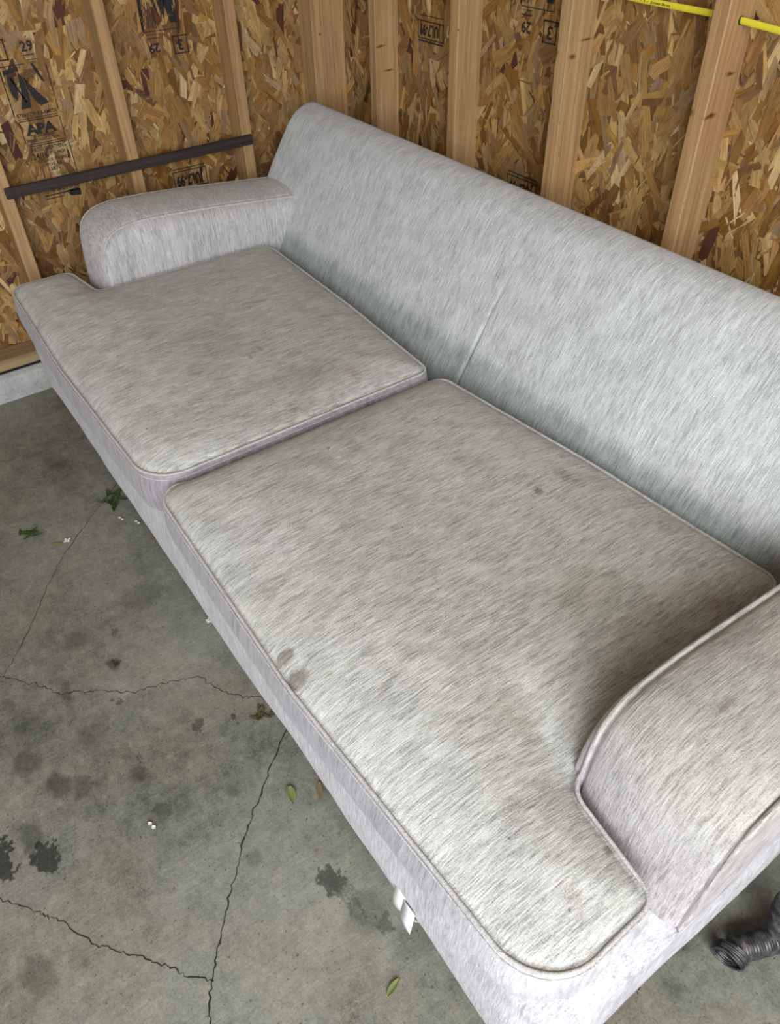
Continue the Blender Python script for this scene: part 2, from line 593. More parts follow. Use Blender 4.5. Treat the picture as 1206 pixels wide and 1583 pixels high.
for y in (-2.88, -2.47, -2.065, -1.658, -1.249, -.841, -.4348):
    stud_l(y)
stud_l(-.127)
obj('stud', box(.051, .089, -.0885, 0, .139, 2.59, bev=.0025), STUD, wall_b)
stud_b(.3709, True)
for i, x in enumerate((.7723, 1.1823, 1.5927, 1.999, 2.405, 2.812, 3.22, 3.62, 4.03)):
    stud_b(x, i == 1)


# OSB strands: each strand is a thin chip of its own, pressed at its own height and slant
def strands(name, parent, axis, lo, hi, z0, z1, count, seed):
    rnd = random.Random(seed)
    pal = [((.54, .35, .135), 2.6), ((.43, .245, .078), 3.4), ((.33, .17, .050), 3.0), ((.23, .11, .032), 1.8),
           ((.11, .040, .014), .32), ((.68, .49, .25), .9), ((.37, .235, .11), 1.8)]
    cols = [p[0] for p in pal]
    wts = [p[1] for p in pal]
    verts, faces, tint, uvs = [], [], [], []
    for i in range(count):
        u = rnd.uniform(lo, hi)
        z = rnd.uniform(z0, z1)
        r = rnd.random()
        if r < .52:
            L, Wd = rnd.uniform(.05, .125), rnd.uniform(.013, .030)
        elif r < .86:
            L, Wd = rnd.uniform(.025, .07), rnd.uniform(.003, .008)
        else:
            L, Wd = rnd.uniform(.06, .12), rnd.uniform(.030, .055)
            if rnd.random() < .6:
                i = i * .55
        ang = PI / 2 + rnd.gauss(0, .50)
        if rnd.random() < .12:
            ang = rnd.uniform(0, PI)
        h = .0006 + .0034 * (i / count) + rnd.uniform(0, .0004)
        tl, tw = rnd.gauss(0, .010), rnd.gauss(0, .035)
        sk0, sk1 = rnd.uniform(-.45, .45) * min(Wd, .02), rnd.uniform(-.45, .45) * min(Wd, .02)
        w0, w1, w2 = Wd * rnd.uniform(.7, 1.05), Wd * rnd.uniform(.9, 1.05), Wd * rnd.uniform(.6, 1.05)
        o1, o2 = rnd.uniform(-.15, .15) * Wd, rnd.uniform(-.35, .35) * Wd
        shape = [(-L / 2 + sk0, -w0 / 2), (-L * .18, -w1 / 2 + o1), (L * .2, -w1 / 2 + o2 * .6), (L / 2 + sk1, -w2 / 2 + o2),
                 (L / 2 - sk1 + rnd.uniform(-.2, .2) * Wd, w2 / 2 + o2), (L * .22, w1 / 2 + o2 * .6), (-L * .2, w1 / 2 + o1), (-L / 2 - sk0, w0 / 2)]
        c = rnd.choices(cols, wts)[0]
        k = rnd.uniform(.66, 1.02)
        hs = rnd.uniform(-.03, .03)
        c = (min(1, c[0] * k + hs * .3), c[1] * k, max(.01, c[2] * k - hs * .5), 1)
        ca, sa = math.cos(ang), math.sin(ang)
        b0 = len(verts)
        uo = rnd.uniform(0, 50)
        for (a, b) in shape:
            uu, zz = u + a * ca - b * sa, z + a * sa + b * ca
            uu = min(max(uu, lo - .02), hi + .02)
            zz = max(zz, z0)
            hh = min(.0052, max(.0003, h + a * tl + b * tw))
            verts.append((hh, uu, zz) if axis == 'left' else (uu, -hh, zz))
            uvs.append((a + uo, b + uo * .37))
            tint.append(c)
        f = list(range(b0, b0 + 8))
        faces.append(f if axis == 'left' else f)
    me = bpy.data.meshes.new(name)
    me.from_pydata(verts, [], faces)
    at = me.color_attributes.new('tint', 'FLOAT_COLOR', 'POINT')
    at.data.foreach_set('color', [x for c in tint for x in c])
    ul = me.uv_layers.new(name='grain')
    ul.data.foreach_set('uv', [x for f in faces for vi in f for x in uvs[vi]])
    me.materials.append(OSB)
    o = bpy.data.objects.new(name, me)
    C.objects.link(o)
    o.parent = parent
    o['kind'] = 'stuff'
    return o


strands('osb_strands', wall_l, 'left', -3.9, -.0, .139, 2.0, 20000, 3)
strands('osb_strands', wall_b, 'back', 0.06, 4.55, .139, 2.0, 22000, 5)


# ---------------------------------------------------------------- ink stamps on the sheets
def text_mesh(txt, size, bold=0.0):
    cu = bpy.data.curves.new('t', 'FONT')
    cu.body = txt
    cu.size = size
    cu.offset = bold
    cu.align_x = 'CENTER'
    cu.resolution_u = 2
    o = bpy.data.objects.new('t', cu)
    me = bpy.data.meshes.new_from_object(o)
    vsx = [tuple(v.co) for v in me.vertices]
    fs = [tuple(p.vertices) for p in me.polygons]
    bpy.data.objects.remove(o)
    bpy.data.curves.remove(cu)
    bpy.data.meshes.remove(me)
    return vsx, fs


class Stamp:
    """2D ink print, u to the right, v up, in metres"""
    def __init__(self):
        self.v, self.f = [], []

    def poly(self, pts):
        b = len(self.v)
        self.v += [tuple(p) for p in pts]
        self.f.append(tuple(range(b, b + len(pts))))

    def rect(self, x0, x1, y0, y1):
        self.poly([(x0, y0), (x1, y0), (x1, y1), (x0, y1)])

    def frame(self, x0, x1, y0, y1, w):
        self.rect(x0, x1, y0, y0 + w)
        self.rect(x0, x1, y1 - w, y1)
        self.rect(x0, x0 + w, y0, y1)
        self.rect(x1 - w, x1, y0, y1)

    def text(self, txt, x, y, h, width=None, bold=0.0, flip=False):
        vsx, fs = text_mesh(txt, 1.0, bold)
        xs = [p[0] for p in vsx]
        w = max(xs) - min(xs)
        sy = h / .73
        sx = (width / w) if width else sy
        b = len(self.v)
        cx = (max(xs) + min(xs)) / 2
        for p in vsx:
            self.v.append((x + (p[0] - cx) * sx, y + p[1] * sy))
        self.f += [tuple(i + b for i in f) for f in fs]

    def place(self, name, parent, mat, axis, u0, z0, flip=False, mirror_u=False):
        V = []
        for (a, b) in self.v:
            if flip:
                a, b = -a, -b
            V.append((.0056, u0 + a, z0 + b) if axis == 'left' else (u0 + a, -.0056, z0 + b))
        return obj(name, (V, self.f), mat, parent)


# upright stamp, origin = left edge bottom reference z=.60 at u=-1.11
s = Stamp()
X0 = 0.0
s.frame(-.035, .024, .367, .420, .0035)                       # grade box
s.text('3', -.004, .378, .030, bold=.03)
s.text('29', .082, .383, .026, bold=.03)
s.rect(.066, .098, .372, .3745)
s.rect(.072, .104, .360, .3615)
s.rect(.072, .094, .353, .3545)
s.rect(-.03, .062, .3515, .3535)
s.text('-387-', .058, .057, .013, bold=.02)
s.text('THE ENGINEERED', .054, .158, .0085, .072, bold=.02)
s.text('WOOD ASSOCIATION', .052, .147, .0085, .098, bold=.02)
s.text('RATED SHEATHING', .060, .119, .0125, .106, bold=.015)
s.text('24/16', .028, .097, .018, .048, bold=.03)
s.text('7/16 INCH', .083, .103, .0105, .046, bold=.01)
s.text('SIZED FOR SPACING', .062, .085, .010, .094, bold=.015)
s.text('EXPOSURE 1', .060, .072, .010, .066, bold=.015)
s.text('T.  TH  .', .062, .044, .009, .034)
s.text('THIS SIDE DOWN', .066, -.004, .012, .096, bold=.02)
s.rect(.004, .118, .134, .1365)
s.rect(.004, .118, .140, .142)
s.rect(-.004, .116, .205, .2075)
s.rect(-.004, .116, .211, .213)
s.rect(-.004, -.0015, .145, .204)
s.rect(.117, .119, .145, .204)
s.rect(-.012, -.009, .222, .345)
s.rect(.120, .1225, .222, .345)
s.rect(.1225, .1245, .02, .133)
s.place('stamped_print', wall_l, INK, 'left', -1.11, .60)
s = Stamp()
s.text('APA', .054, .168, .028, .092, bold=.05)
s.text('RTRRY ZW R II-AMRTA', .056, .217, .011, .118, bold=.02)
# trademark block: dark mosaic triangle over bars
s.poly([(-.004, .343), (.040, .349), (.040, .338), (-.004, .331)])
s.poly([(.004, .325), (.016, .325), (.022, .290), (.014, .262), (.004, .275), (.000, .300)])
s.poly([(.036, .334), (.046, .318), (.050, .285), (.046, .240), (.016, .238), (.030, .280)])
s.poly([(.046, .326), (.060, .300), (.100, .246), (.074, .240), (.058, .262), (.050, .290)])
s.poly([(.078, .352), (.086, .352), (.106, .300), (.096, .304)])
s.poly([(.010, .322), (.014, .322), (.040, .255), (.034, .255)])
for k in range(9):
    s.rect(.052 + k * .005, .0535 + k * .005, .318 - random.uniform(0, .02), .335 + random.uniform(0, .008))
s.poly([(.004, -.012), (.118, -.012), (.118, -.015), (.004, -.015)])
s.poly([(.004, -.022), (.060, -.022), (.060, -.0245), (.004, -.0245)])
s.poly([(.072, -.010), (.112, -.008), (.119, -.016), (.116, -.032), (.085, -.028)])
s.place('stamped_print', wall_l, INK2, 'left', -1.11, .60)


def inverted(parent, axis, u_c, dz=0.0, low=True):
    """the same print with the sheet hung the other way up; u_c = centre, heights at z"""
    s = Stamp()            # in flipped coordinates: u -> -u, v -> -v, origin (u_c, 0)
    s.frame(-.062, .062, -.568, -.508, .003) if low else None
    if low:
        s.rect(-.060, .060, -.577, -.574)
        s.text('JUL7-99', .002, -.552, .036, .100, bold=.035)
    s.text('29', .037, -.951, .026, bold=.03)
    s.rect(.018, .056, -.9675, -.965)
    s.rect(.020, .054, -.977, -.9755)
    s.frame(-.075, -.026, -.965, -.914, .0035)
    s.text('3', -.050, -.952, .030, bold=.03)
    s.rect(-.060, .062, -.985, -.983)
    s.place('stamped_print', parent, INK2, axis, u_c, dz, flip=True)
    s = Stamp()
    s.rect(-.058, -.055, -1.12, -.985)
    s.poly([(-.052, -1.00), (-.048, -1.10), (-.022, -1.11), (-.018, -1.05), (-.030, -1.000)])
    s.poly([(-.012, -1.012), (.004, -1.06), (.012, -1.12), (-.016, -1.12), (-.022, -1.06)])
    s.poly([(.004, -1.02), (.016, -1.05), (.034, -1.12), (.020, -1.12)])
    for k in range(12):
        a = .018 + k * .004
        s.rect(a, a + random.uniform(.001, .0026), -1.03 - random.uniform(0, .03), -.99 - random.uniform(0, .01))
    s.poly([(.048, -1.12), (.062, -1.12), (.066, -.99), (.060, -.985)])
    s.place('stamped_print', parent, INK, axis, u_c, dz, flip=True)


inverted(wall_l, 'left', -.6135)
inverted(wall_b, 'back', 1.0225, .112)
s = Stamp()
s.frame(-.062, .062, -1.010, -.962, .003)
s.rect(-.060, .055, -1.024, -1.022)
s.text('JUL7-99', .002, -1.000, .030, .100, bold=.035)
s.rect(-.060, .060, -.958, -.954)
s.place('stamped_print', wall_b, INK2, 'back', .580, .0, flip=True)

# ---------------------------------------------------------------- dark strip nailed over the left studs
bm = bmesh.new()
add_box(bm, .0905, .104, -1.232, -.404, .633, .664, bev=.002)
strip = tag(settle(obj('wooden_strip', bm, STRIP), (.097, -.818, .633)), 'dark brown wooden strip fixed across the studs of the left wall', 'wood strip')

# ---------------------------------------------------------------- yellow cable
YEL = plain('yellow_jacket', (.80, .70, .045), .45, .4)
bm = bmesh.new()
CAB = [(1.19, 1.172), (1.30, 1.163), (1.365, 1.160), (1.46, 1.1585), (1.564, 1.158), (1.63, 1.155), (1.72, 1.149), (1.90, 1.140), (2.20, 1.145), (2.36, 1.15)]
pts = []
for k in range(100):
    x = 1.19 + k * (2.36 - 1.19) / 99
    z = float(np.interp(x, [c[0] for c in CAB], [c[1] for c in CAB]))
    pts.append((x, -.045, z))
for _ in range(6):
    pts = [pts[0]] + [(pts[i][0], -.045, (pts[i - 1][2] + 2 * pts[i][2] + pts[i + 1][2]) / 4) for i in range(1, 99)] + [pts[-1]]
add_tube(bm, pts, .0030, n=16, flat=2.15)
cable = tag(settle(obj('electrical_cable', bm, YEL, smooth=True), (1.8, -.045, 1.15)), 'yellow flat electrical cable running through the drilled back wall studs', 'cable')
cs = Stamp()
cs.text('- T -  Jones Bros', 0, 0, .0050, .080, bold=.02)
V = [(1.418 + a, -.0484, 1.1592 - a * .02 + b - .0022) for (a, b) in cs.v]
obj('printed_lettering', (V, cs.f), plain('cable_print', (.03, .03, .02), .6), cable)
for x in (1.5927, 1.1823, 1.999, 2.405):
    bm = bmesh.new()
    bmesh.ops.create_circle(bm, cap_ends=True, radius=.0085, segments=20, matrix=Matrix.Translation((x + .0384, -.045, 1.155)) @ Matrix.Rotation(PI / 2, 4, 'Y'))
    obj('drilled_hole', bm, BLACK, wall_b)

# ---------------------------------------------------------------- sofa
sofa = thing('sofa', 'long pale grey chenille sofa with a tight sloping back, standing against the garage wall', 'sofa', (1.42, -.8, 0))
XL, XR = .268, 2.574


def loft_outline(rings, cap_top=True, cap_bot=True):
    bm = bmesh.new()
    R_ = [[bm.verts.new(p) for p in r] for r in rings]
    n = len(R_[0])
    for a, b in zip(R_[:-1], R_[1:]):
        for i in range(n):
            bm.faces.new((a[i], a[(i + 1) % n], b[(i + 1) % n], b[i]))
    if cap_bot:
        bm.faces.new(R_[0][::-1])
    if cap_top:
        bm.faces.new(R_[-1])
    bmesh.ops.recalc_face_normals(bm, faces=bm.faces)
    return bm


# base
ol = rounded([(XL, -1.326, .05), (XR, -1.335, .06), (XR, -.24, .03), (XL, -.24, .03)], .02)
nn = normals2(ol)
rings = []
for k in range(15):
    z = .098 + (.345 - .098) * k / 14
    t = k / 14
    off = .006 * math.sin(PI * min(1, t * 1.15)) + .004 * t - .012 * max(0, (.12 - t) / .12) ** 2
    ring = []
    for p, m in zip(ol, nn):
        w = mnoise.noise((p.x * 3.2, p.y * 3.2, z * 9)) * .007 + mnoise.noise((p.x * 11, p.y * 11, z * 14)) * .0025
        ring.append((p.x + m.x * (off + w), p.y + m.y * (off + w), z))
    rings.append(ring)
obj('base', loft_outline(rings), FAB_BASE, sofa, smooth=True)
obj('dust_cover', box(XL + .02, XR - .02, -1.30, -.26, .088, .097), BLACK, sofa)
for (x, y) in ((.38, -1.22), (2.46, -1.22), (.38, -.33), (2.46, -.33), (1.42, -1.22)):
    bm = bmesh.new()
    bmesh.ops.create_cone(bm, cap_ends=True, segments=14, radius1=.018, radius2=.028, depth=.086, matrix=Matrix.Translation((x, y, .0432)))
    obj('leg', bm, plain('dark_leg', (.03, .02, .015), .4), sofa, smooth=False)

# back
prof = [(-.55, .30), (-.562, .36), (-.548, .41), (-.522, .45), (-.496, .50), (-.470, .55), (-.440, .60), (-.408, .65), (-.374, .70),
        (-.350, .735), (-.336, .752), (-.322, .763), (-.304, .772), (-.275, .779), (-.255, .782), (-.241, .779), (-.232, .768), (-.230, .74), (-.235, .60), (-.240, .40), (-.240, .345), (-.30, .30)]
bm = bmesh.new()
cy_ = sum(p[0] for p in prof) / len(prof)
# refine profile
pr2 = []
for i in range(len(prof) - 1):
    a, b = Vector(prof[i]), Vector(prof[i + 1])
    m = max(1, int((b - a).length / .02))
    for j in range(m):
        pr2.append(a.lerp(b, j / m))
pr2.append(Vector(prof[-1]))
for _ in range(2):
    pr2 = [pr2[0]] + [(pr2[i - 1] + pr2[i] * 2 + pr2[i + 1]) / 4 for i in range(1, len(pr2) - 1)] + [pr2[-1]]
npf = []
for i in range(len(pr2)):
    t = (pr2[(i + 1) % len(pr2)] - pr2[i - 1]).normalized()
    npf.append(Vector((-t.y, t.x)))
BX0, BX1 = .262, 2.578
xs = [BX0 + .0002, BX0 + .0025, BX0 + .007, BX0 + .014, BX0 + .024]
x = BX0 + .04
while x < BX1 - .04:
    xs.append(x)
    x += .006 if abs(x - 1.42) > .03 and abs(x - 1.42) < .05 else (.003 if abs(x - 1.42) <= .03 else .02)
xs += [BX1 - .024, BX1 - .014, BX1 - .007, BX1 - .0025, BX1 - .0002]
rings = []
for x in xs:
    e = min(x - BX0, BX1 - x)
    ins = .024 - math.sqrt(max(0, .024 ** 2 - (.024 - min(e, .024)) ** 2))
    ring = []
    for p, m in zip(pr2, npf):
        front = smoothstep(-.27, -.34, p.x)
        n1 = mnoise.noise((x * 2.2, p.y * 4, 1.7)) * .006 + mnoise.noise((x * 9, p.y * 7, 3.1)) * .0022
        bow = -.004 * (1 - ((x - 1.42) / 1.16) ** 2) * front
        sx = 1.418 + (p.y - .45) * .05
        seam = math.exp(-((x - sx) / .0045) ** 2) * .006 * smoothstep(.66, .52, p.y) * front
        seam2 = math.exp(-((x - sx + .05) / .035) ** 2) * .002 * smoothstep(.72, .5, p.y) * front
        q = p + m * (-ins + (n1 * front) - bow - seam - seam2)
        ring.append((x, q.x, q.y))
    rings.append(ring)
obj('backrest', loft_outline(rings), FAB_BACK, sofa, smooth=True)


# arms
def arm(xi, xo, mat, lab=None):
    """xi inner edge x, xo outer edge x"""
    path = [(-.26, .53), (-.36, .575), (-.50, .590), (-.62, .603), (-.74, .616), (-.86, .626), (-.96, .631), (-1.015, .628), (-1.05, .618), (-1.073, .600),
            (-1.087, .575), (-1.094, .54), (-1.098, .50), (-1.100, .45), (-1.102, .40), (-1.104, .352)]
    path = [(a, b - .012 * smoothstep(.36, .58, b)) for a, b in path]
    P = [Vector(p) for p in path]
    Q = []
    for i in range(len(P) - 1):
        m = max(1, int((P[i + 1] - P[i]).length / .014))
        for j in range(m):
            Q.append(P[i].lerp(P[i + 1], j / m))
    Q.append(P[-1])
    for _ in range(3):
        Q = [Q[0]] + [(Q[i - 1] + Q[i] * 2 + Q[i + 1]) / 4 for i in range(1, len(Q) - 1)] + [Q[-1]]
    N = []
    for i in range(len(Q)):
        t = (Q[min(i + 1, len(Q) - 1)] - Q[max(0, i - 1)]).normalized()
        N.append(Vector((t.y, -t.x)))      # outward (up / forward)
    bm = bmesh.new()
    wd = abs(xo - xi)
    ed = [0, .0025, .005, .0075, .011, .016, .024]
    US = [e / wd for e in ed] + [(.024 + (wd - .048) * k / 14) / wd for k in range(1, 14)] + [1 - e / wd for e in ed[::-1]]
    nu = len(US) - 1
    grid = []
    for i, (q, n) in enumerate(zip(Q, N)):
        row = []
        for k in range(nu + 1):
            u = US[k]
            x = xi + (xo - xi) * u
            bul = .016 * (1 - abs(2 * u - 1) ** 2.4)
            bul += mnoise.noise((x * 7, q.x * 7, q.y * 7)) * .0025
            de = min(u, 1 - u) * wd
            bul -= .0055 * math.exp(-((de - .0052) / .0026) ** 2)
            p = q + n * bul
            row.append(bm.verts.new((x, p.x, p.y)))
        grid.append(row)
    for a, b in zip(grid[:-1], grid[1:]):
        for k in range(nu):
            bm.faces.new((a[k], a[k + 1], b[k + 1], b[k]))
    # side panels: strips from the edge path inward to the bottom line
    for k, x, sgn in ((0, xi, 1 if xi > xo else -1), (nu, xo, 1 if xo > xi else -1)):
        prev = [row[k] for row in grid]
        low = .346
        for j in range(1, 9):
            t = j / 8
            cur = []
            for i, q in enumerate(Q):
                z = q.y + (low - q.y) * t
                y = q.x + (-.70 - q.x) * 0.0
                if q.y < .60 and q.x < -1.07:
                    y = q.x + (-1.06 - q.x) * 0.0
                b_ = (.020 if k == 0 else .004) * (1 - math.exp(-(q.y - z) / .022)) * (1 - .6 * t * t) + mnoise.noise((x * 5, y * 8, z * 8)) * .003
                cur.append(bm.verts.new((x + sgn * b_, y, z)))
            for i in range(len(Q) - 1):
                try:
                    bm.faces.new((prev[i], prev[i + 1], cur[i + 1], cur[i]))
                except ValueError:
                    pass
            prev = cur
    bmesh.ops.recalc_face_normals(bm, faces=bm.faces)
    o = obj('arm', bm, mat, sofa, smooth=True)
    for x in (xi, xo):
        pts = [(x, q.x - n.x * .0005, q.y - n.y * .0005) for q, n in zip(Q, N)]
        pts = [p for p in pts if p[1] < -.36 and (x == xi or p[2] > .47)]
        pp = obj('piping', tube(pts, [.0040 * (min(1.0, (len(pts) - i) / 9) if x == xo else 1) for i in range(len(pts))], n=8), PIPE if xi < 1 else mat, None, smooth=True)
        pp.data.transform(Matrix.Translation(-ROOTS[sofa.name]))
        pp.parent = o
    return o


arm(.467, .262, FAB_ARMS)
arm(2.374, 2.580, FAB_NEAR)


# cushions -------------------------------------------------------------
def cushion(name, label, outline, mat, crown, dents=(), zp=.462, zb=.347, seed=0.0, roll=None):
    ol = rounded(outline, .010)
    nn = normals2(ol)
    n = len(ol)
    A = np.array([[p.x, p.y] for p in ol])
    B = np.roll(A, -1, axis=0)

    def dist(p):
        p = np.array(p)
        ab = B - A
        t = np.clip(((p - A) * ab).sum(1) / (ab ** 2).sum(1), 0, 1)
        return np.sqrt((((A + ab * t[:, None]) - p) ** 2).sum(1).min())

    def inside(x, y):
        c = False
        x0, y0, x1, y1 = A[:, 0], A[:, 1], B[:, 0], B[:, 1]
        cond = (y0 > y) != (y1 > y)
        with np.errstate(divide='ignore', invalid='ignore'):
            xx = (x1 - x0) * (y - y0) / (y1 - y0) + x0
        return bool((np.logical_and(cond, x < xx)).sum() % 2)

    def height(x, y, d):
        h = crown * (1 - math.exp(-d / .045)) + .014 * (1 - math.exp(-d / .22))
        h += mnoise.noise((x * 2.3 + seed, y * 2.3, .3)) * .008 * min(1, d / .1)
        h += mnoise.noise((x * 8 + seed, y * 8, 1.3)) * .0022 * min(1, d / .05)
        for (dx, dy, rx, ry, a) in dents:
            h += a * math.exp(-((x - dx) / rx) ** 2 - ((y - dy) / ry) ** 2)
        wr = math.exp(-((y + 1.20) / .055) ** 2) * min(1, d / .05)
        h += wr * .0016 * mnoise.noise((x * 55, y * 55, 2.0))
        h += wr * .0012 * mnoise.noise((x * 130, y * 110, 5.0))
        h -= .0042 * math.exp(-((d - .0048) / .0026) ** 2)
        return zp + h - rolled(x, y)

    def rolled(x, y):
        if roll is None:
            return 0.0
        t = max(0.0, min(1.0, (x - roll + .004) / .045))
        return .024 * (1 - math.sqrt(max(0, 1 - (1 - t) ** 2))) * smoothstep(-1.34, -1.26, y)

    pts = [p.copy() for p in ol]
    edges = [(i, (i + 1) % n) for i in range(n)]
    rows = [[i for i in range(n)]]
    for d in (.003, .0055, .009, .014, .022):
        pts += [p - m * d for p, m in zip(ol, nn)]
    xmin, xmax, ymin, ymax = A[:, 0].min(), A[:, 0].max(), A[:, 1].min(), A[:, 1].max()
    g = .0125
    yy = ymin + g
    r_ = 0
    while yy < ymax:
        xx = xmin + g * (1 if r_ % 2 else 1.5)
        while xx < xmax:
            if inside(xx, yy) and dist((xx, yy)) > .030:
                pts.append(Vector((xx, yy)))
            xx += g
        yy += g * .87
        r_ += 1
    vo, eo, fo, *_r = delaunay_2d_cdt(pts, edges, [], 1, 1e-7)
    bm = bmesh.new()
    bv = []
    for p in vo:
        d = dist((p.x, p.y))
        bv.append(bm.verts.new((p.x, p.y, height(p.x, p.y, d))))
    for f in fo:
        bm.faces.new([bv[i] for i in f])
    # boxing
    prev = bv[:n]
    K = 9
    for k in range(1, K + 1):
        t = k / K
        off = .010 * math.sin(PI * t) + (.002 if k < K else -.004)
        cur = []
        for p, m in zip(ol, nn):
            w = mnoise.noise((p.x * 5 + seed, p.y * 5, t * 2)) * .004
            cur.append(bm.verts.new((p.x + m.x * (off + w * math.sin(PI * t)), p.y + m.y * (off + w * math.sin(PI * t)), zp - rolled(p.x, p.y) * (1 - t) + (zb - zp) * t)))
        for i in range(n):
            bm.faces.new((prev[i], cur[i], cur[(i + 1) % n], prev[(i + 1) % n])).material_index = 1
        prev = cur
    bm.faces.new(prev[::-1])
    bmesh.ops.recalc_face_normals(bm, faces=bm.faces)
    cx, cy = float(A[:, 0].mean()), float(A[:, 1].mean())
    o = settle(obj(name, bm, [mat, FAB_BOX], smooth=True), (cx, cy, zb))
    tag(o, label, 'cushion', 'loose T-shaped seat cushions on the sofa')
    pp = [(p.x + m.x * .003, p.y + m.y * .003, zp - .0006 - rolled(p.x, p.y) + mnoise.noise((p.x * 20, p.y * 20, 0)) * .0008) for p, m in zip(ol, nn)]
    obj('piping', tube(pp, .0030, n=8, closed=True), PIPE, o, smooth=True)
    pp = [(p.x + m.x * .006, p.y + m.y * .006, zp - .012 - rolled(p.x, p.y)) for p, m in zip(ol, nn)]
    obj('boxing_seam', tube(pp, .0016, n=6, closed=True), PIPE, o, smooth=True)
    return o


GX = 1.402
cushion('seat_cushion', 'far left T-shaped grey seat cushion, stained brown along the gap between the cushions',
        [(.308, -1.338, .05), (.85, -1.358, .3), (GX, -1.350, .085), (GX, -.632, .030), (1.0, -.606, .3), (.505, -.592, .045), (.490, -1.142, .028), (.312, -1.166, .03)],
        FAB_SEAT, .024, [(1.0, -.95, .3, .2, -.010), (.75, -1.05, .12, .2, .004)], seed=2.0)
cushion('seat_cushion', 'near right T-shaped seat cushion with two brown spots at its front edge',
        [(1.430, -1.348, .06), (2.0, -1.363, .4), (2.552, -1.340, .085), (2.545, -1.152, .022), (2.376, -1.130, .045), (2.326, -.90, .3), (2.322, -.556, .030), (1.9, -.580, .3), (1.432, -.628, .05)],
        FAB_SEAT, .024, [(2.33, -1.09, .10, .07, -.016), (2.0, -.9, .3, .2, -.008), (2.40, -1.14, .03, .03, .004)], seed=7.0, roll=1.430)

# wash label hanging off the front rail
LABM = plain('white_label_fabric', (.88, .88, .86), .6)
bm = bmesh.new()
pts = []
for i in range(13):
    t = i / 12
    y = -1.340 - .020 * math.sin(PI * min(1, t * 1.1)) + .01 * t
    z = .185 - .085 * t
    pts.append((y, z))
prev = None
for i, (y, z) in enumerate(pts):
    t = i / 12
    w = .026 if t < .75 else .026 * (1 - (t - .75) * 1.6)
    cur = [bm.verts.new((2.252 + dx + t * .03, y + dx * .35 * math.sin(t * 3), z)) for dx in (0, w * .5, w)]
    if prev:
        for k in (0, 1):
            bm.faces.new((prev[k], prev[k + 1], cur[k + 1], cur[k]))
    prev = cur
o = obj('fabric_label', bm, LABM, sofa, smooth=True)
o.modifiers.new('thick', 'SOLIDIFY').thickness = .0008
bm = bmesh.new()
prev = None
for i in range(7):
    t = i / 6
    y = -1.345 - .014 * t
    z = .183 - .045 * t
    cur = [bm.verts.new((2.279 + dx + t * .005, y, z)) for dx in (0, .03)]
    if prev:
        bm.faces.new((prev[0], prev[1], cur[1], cur[0]))
    prev = cur
o = obj('fabric_label', bm, LABM, sofa, smooth=True)
o.modifiers.new('thick', 'SOLIDIFY').thickness = .0008

# ---------------------------------------------------------------- wicker chair behind the sofa's near end
WICK = NT('dark_wicker', .38)
wv = WICK.noise(WICK.vmath('MULTIPLY', WICK.P, (60, 60, 60)), 1, 3)
WICK.color(WICK.ramp(wv, [(.38, (.020, .018, .020)), (.55, (.055, .050, .054)), (.74, (.15, .135, .14))]))
WICK.b.inputs['Specular IOR Level'].default_value = .6
WICK = WICK.m
chair = thing('wicker_chair', 'dark grey wicker chair, its wrapped leg and foot showing beside the near sofa arm', 'chair', (2.95, -.60, 0))


def smooth_path(P, n=10):
    P = [Vector(p) for p in P]
    out = []
    for i in range(len(P) - 1):
        p0, p1, p2, p3 = P[max(0, i - 1)], P[i], P[i + 1], P[min(len(P) - 1, i + 2)]
        for k in range(n):
            t = k / n
            out.append(.5 * ((2 * p1) + (-p0 + p2) * t + (2 * p0 - 5 * p1 + 4 * p2 - p3) * t * t + (-p0 + 3 * p1 - 3 * p2 + p3) * t ** 3))
    out.append(P[-1])
    return out


def wrapped(bm, P, r, pitch=.0052, n=18):
    """tube wound with cane: a bead for each turn"""
    path = smooth_path(P, 14)
    L = [0]
    for a, b in zip(path[:-1], path[1:]):
        L.append(L[-1] + (b - a).length)
    m = int(L[-1] / (pitch / 4))
    pts, rad = [], []
    j = 0
    for i in range(m + 1):
        s_ = L[-1] * i / m
        while j < len(L) - 2 and L[j + 1] < s_:
            j += 1
        t = (s_ - L[j]) / max(1e-9, L[j + 1] - L[j])
        pts.append(path[j].lerp(path[j + 1], t))
        rad.append(r + .0011 * abs(math.sin(PI * s_ / pitch)) + .0006 * math.sin(s_ * 300))
    add_tube(bm, pts, rad, n=n)


def wleg(x, y, fy, lab=None):
    bm = bmesh.new()
    wrapped(bm, [(x + .012, y, .03), (x, y + .004, .075), (x - .006, y + .008, .13), (x + .004, y + .004, .22), (x + .02, y, .40)], .0235)
    obj('leg', bm, WICK, chair, smooth=True)
    bm = bmesh.new()
    wrapped(bm, [(x + .024, y + .035, .030), (x + .012, y, .030), (x - .004, y - .04, .030), (x - .022, y - .082, .031)], .0215)
    # end knot: loose loops of cane round the foot's tip
    c = Vector((x - .020, y - .078, .031))
    for k in range(7):
        a0 = random.uniform(0, PI)
        loop = []
        for q in range(16):
            a = 2 * PI * q / 16
            loop.append(c + Vector((math.cos(a) * .026 + random.uniform(-.001, .001), -.006 - k * .0030 + .007 * math.sin(a + a0), math.sin(a) * .026)))
        add_tube(bm, loop, .0024, n=5, closed=True)
    obj('foot', bm, WICK, chair, smooth=True)


wleg(2.648, -.822, 1)
wleg(3.20, -.822, 1)
wleg(2.655, -.30, 1)
wleg(3.20, -.30, 1)
bm = bmesh.new()
add_box(bm, 2.70, 3.24, -.80, -.28, .385, .43, bev=.015, seg=3)
obj('seat', bm, WICK, chair, smooth=True)
bm = bmesh.new()
add_box(bm, 3.18, 3.24, -.80, -.28, .43, .85, bev=.02, seg=3)
obj('backrest', bm, WICK, chair, smooth=True)

